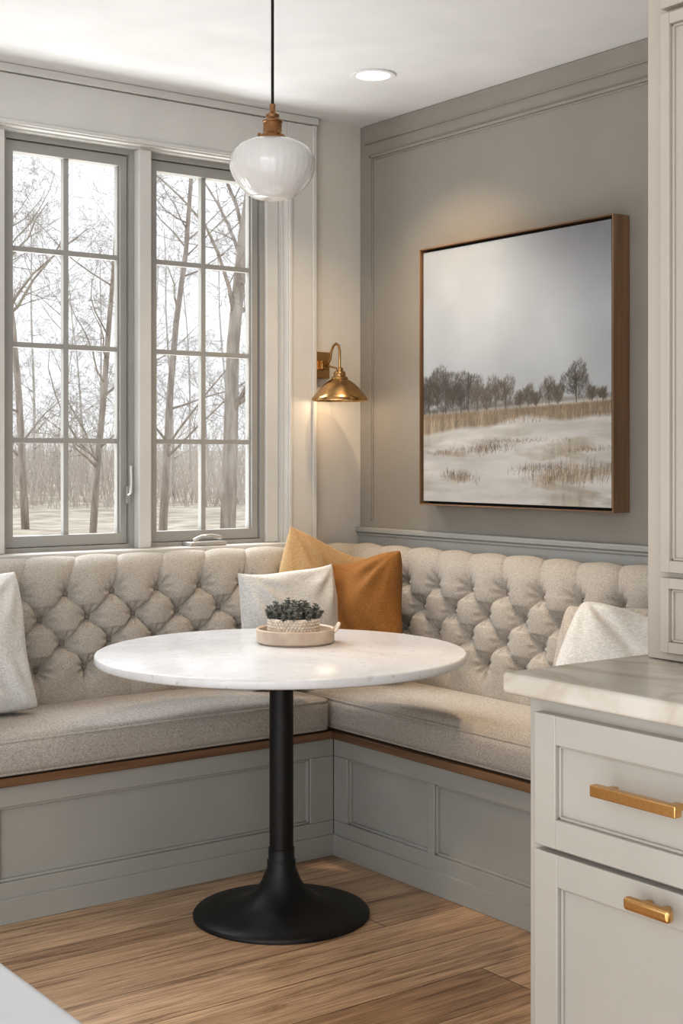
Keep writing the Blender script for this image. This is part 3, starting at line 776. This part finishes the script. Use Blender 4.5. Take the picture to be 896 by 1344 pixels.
def pull(par,x,yc,zc,ln,short=False,lab='brushed gold bar pull'):
    q=MB(); hh=0.0095 if not short else 0.0105
    q.box(x-0.038,x-0.022,yc-ln/2,yc+ln/2,zc-hh,zc+hh,'gold')
    off=ln/2-0.022 if not short else 0.018
    for s in (-1,1):
        ye=yc+s*off
        q.box(x-0.024,x,ye-0.007,ye+0.007,zc-0.006,zc+0.006,'gold')
    return q.obj('handle',bevel=0.002 if not short else 0.006,parent=par,label=lab,segs=3)
for (a,c) in ((-2.535,-3.03),(-3.045,-3.57)):
    d=front('drawer',a,c,0.636,0.862,CXF,kc,0.05); pull(d,CXF-0.02,(a+c)/2-0.004,0.763,0.175)
    d=front('door',a,c,0.115,0.627,CXF,kc,0.055); pull(d,CXF-0.02,(a+c)/2-0.032,0.600,0.092,True,'short gold pull with rounded edges')
q=slab(-1.568,-0.882,CEND-0.02,-2.462,0.885,0.922,0.008,0,'counter'); q.obj('countertop',doubles=True,angle=60,label='cream veined marble worktop on the base cabinets',cat='countertop')
uc=empty('hutch_cabinet',(-1.05,-3.0,0.923),'tall greige cabinet standing on the worktop','cabinet')
q=MB(); q.box(-1.231,-0.882,CEND,-2.502,0.9235,CZ-0.002,'hutch'); q.obj('body',bevel=0.002,parent=uc)
for (a,c) in ((-2.548,-3.04),(-3.05,-3.56)):
    front('door',a,c,1.088,2.117,-1.231,uc,0.022,'hutch'); front('door',a,c,2.127,2.53,-1.231,uc,0.022,'hutch'); front('drawer',a,c,0.94,1.078,-1.231,uc,0.02,'hutch')

# island corner
isl=empty('kitchen_island',(-3.1,-3.5,0),'white stone-topped kitchen island','kitchen island')
q=MB(); q.box(-3.45,-2.86,-3.92,-3.10,0,0.884,'cab'); q.obj('body',bevel=0.003,parent=isl)
q=slab(-3.48,-2.828,-3.95,-3.06,0.885,0.922,0.012,0,'quartz'); q.obj('worktop',doubles=True,angle=60,parent=isl)

# ------------------------------------------------------------ outdoors
gpts=[]
NG=60
def gz(x,y): return -0.45+(0.25*math.sin(x*0.15)*math.cos(y*0.11) if y>4 else 0)+max(0,(y-42))*0.04
for i in range(NG):
    for j in range(NG):
        x=-70+160*i/(NG-1); y=0.25+99*j/(NG-1)
        gpts.append((x,y,gz(x,y)))
q=MB(); q.grid(gpts,NG,NG,'ground'); g_=q.obj('ground',angle=180,label='pale leaf-littered winter ground outside',cat='ground',kind='stuff')
def tree_mesh(seed,height,r0,mt):
    rn=random.Random(seed); mb=MB()
    def grow(p,d,ln,r,dep):
        n=7 if dep==0 else (5 if dep<3 else 3)
        pts=[p.copy()]; rad=[r]; cur=p.copy(); dd=d.copy()
        for i in range(n):
            w_=0.06 if dep==0 else 0.32
            dd=(dd+Vector((rn.uniform(-1,1),rn.uniform(-1,1),rn.uniform(-0.3,0.5)))*w_).normalized()
            cur=cur+dd*ln/n; pts.append(cur.copy()); rad.append(max(0.0035,r*(1-0.75*(i+1)/n)))
        mb.tube(pts,rad,mt,8 if dep==0 else (5 if dep<2 else 3))
        if dep>=4: return
        nc={0:18,1:7,2:5,3:3}[dep]
        for c in range(nc):
            f=rn.uniform(0.14 if dep==0 else 0.2,0.98); k=min(int(f*n),n-1); fr=f*n-k
            q0=pts[k].lerp(pts[k+1],fr); rr=rad[k]*(1-fr)+rad[k+1]*fr
            ax=(pts[k+1]-pts[k]).normalized()
            pr_=ax.cross(Vector((rn.uniform(-1,1),rn.uniform(-1,1),rn.uniform(-1,1)))).normalized()
            an=rn.uniform(0.6,1.3)
            nd=(ax*math.cos(an)+pr_*math.sin(an)).normalized()
            l2=ln*(0.27 if dep==0 else 0.55)*rn.uniform(0.6,1.1)*(1-0.35*f)
            grow(q0,nd,l2,max(rr*0.38,0.0045),dep+1)
    grow(Vector((0,0,0)),Vector((0,0,1)),height,r0,0)
    return mb
protos=[]
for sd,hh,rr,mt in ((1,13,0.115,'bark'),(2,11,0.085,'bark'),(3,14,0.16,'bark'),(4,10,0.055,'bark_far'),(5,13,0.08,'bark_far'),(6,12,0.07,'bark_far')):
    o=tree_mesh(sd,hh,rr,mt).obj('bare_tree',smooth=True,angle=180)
    me=o.data; loc=o.location.copy()
    for v in me.vertices: v.co+=loc
    protos.append(o)
rn=random.Random(21); used=[False]*6
CXc,CYc=-3.248,-4.252
def place(k,x,y,s):
    if not used[k]: ob=protos[k]; used[k]=True
    else:
        ob=protos[k].copy(); COL.objects.link(ob)
    ob.location=(x,y,gz(x,y)-0.05); ob.rotation_euler=(0,0,rn.uniform(0,6.28)); ob.scale=(s,s,s)
    meta(ob,'bare leafless tree with thin branches' if k<3 else 'leafless tree deeper in the woodland, haze painted into its pale bark','tree',None,'bare winter trees outside')
def along(pxl,t):
    u=(pxl-448)/1818; dx=0.596+u*0.803; dy=0.803-u*0.596
    return CXc+dx*t,CYc+dy*t
for pxl,t,k,s in ((34,38,0,1.0),(122,34,1,1.1),(214,36,0,1.0),(298,24,2,0.95),(-30,26,2,0.9),(390,30,0,1)):
    x,y=along(pxl,t); place(k,x,y,s)
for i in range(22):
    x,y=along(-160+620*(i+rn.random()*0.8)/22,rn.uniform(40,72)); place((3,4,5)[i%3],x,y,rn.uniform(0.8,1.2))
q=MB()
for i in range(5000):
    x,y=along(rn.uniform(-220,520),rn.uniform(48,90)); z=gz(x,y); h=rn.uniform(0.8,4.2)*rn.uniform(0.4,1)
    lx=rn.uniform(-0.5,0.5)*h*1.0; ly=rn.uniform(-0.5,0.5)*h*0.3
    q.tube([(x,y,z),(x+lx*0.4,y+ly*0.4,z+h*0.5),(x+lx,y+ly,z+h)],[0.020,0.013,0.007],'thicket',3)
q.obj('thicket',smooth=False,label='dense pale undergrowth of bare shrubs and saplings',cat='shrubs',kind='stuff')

# ------------------------------------------------------------ world, lights, camera
wd=bpy.data.worlds.new('World'); scene.world=wd; wd.use_nodes=True; nt=wd.node_tree
bg=nt.nodes['Background']; tc=nt.nodes.new('ShaderNodeTexCoord'); sp=nt.nodes.new('ShaderNodeSeparateXYZ'); r=nt.nodes.new('ShaderNodeValToRGB')
nt.links.new(tc.outputs['Generated'],sp.inputs[0]); nt.links.new(sp.outputs['Z'],r.inputs['Fac'])
r.color_ramp.elements[0].color=(0.92,0.945,0.98,1); r.color_ramp.elements[1].color=(0.84,0.91,1.0,1)
nt.links.new(r.outputs['Color'],bg.inputs['Color']); bg.inputs['Strength'].default_value=1.14
def area(name,loc,tgt,sx,sy,en,col):
    l=bpy.data.lights.new(name,'AREA'); l.shape='RECTANGLE'; l.size=sx; l.size_y=sy; l.energy=en; l.color=col
    o=bpy.data.objects.new(name,l); o.location=loc; d=Vector(tgt)-Vector(loc); o.rotation_euler=d.to_track_quat('-Z','Y').to_euler(); COL.objects.link(o); return o
area('kitchen_fill_light',(-4.6,-3.9,1.9),(-0.8,-0.8,0.8),2.2,1.6,19,(0.94,0.97,1))  # added fill lamp out of view, stands in for daylight from the kitchen
area('kitchen_uplight_fill',(-3.2,-3.0,0.95),(-1.8,-1.2,2.57),2.4,2.4,27,(0.97,0.985,1.0))  # added unseen uplight that brightens the ceiling
area('sky_fill_outside_window',(-1.5,3.0,5.2),(-1.0,0,1.4),5,2.5,600,(0.89,0.94,1.0))  # added lamp above the view, boosts sky light through the windows
area('low_fill_outside_window',(-1.3,1.4,0.2),(-1.2,-0.6,2.5),3,1.2,130,(0.94,0.97,1.0))  # added lamp hidden below the sill, imitates light reflected off the ground
su=bpy.data.lights.new('sun','SUN'); su.energy=1.8; su.angle=math.radians(25); su.color=(1.0,0.99,0.98)
so=bpy.data.objects.new('sun',su); so.rotation_euler=Vector((0.15,-0.75,-0.62)).to_track_quat('-Z','Y').to_euler(); so.location=(0,8,8); COL.objects.link(so)

cam=bpy.data.cameras.new('camera'); co=bpy.data.objects.new('camera',cam); COL.objects.link(co)
co.location=(CXc,CYc,1.3); co.rotation_euler=(math.radians(90),0,math.radians(-36.6))
cam.sensor_fit='AUTO'; cam.sensor_width=36; cam.lens=36*1818/1344; cam.shift_y=-72/1344; cam.clip_start=0.05; cam.clip_end=300
scene.camera=co
scene.view_settings.view_transform='Standard'
try:
    scene.view_settings.look='Medium High Contrast'
except Exception as e:
    print('look',e)
    scene.view_settings.look='None'
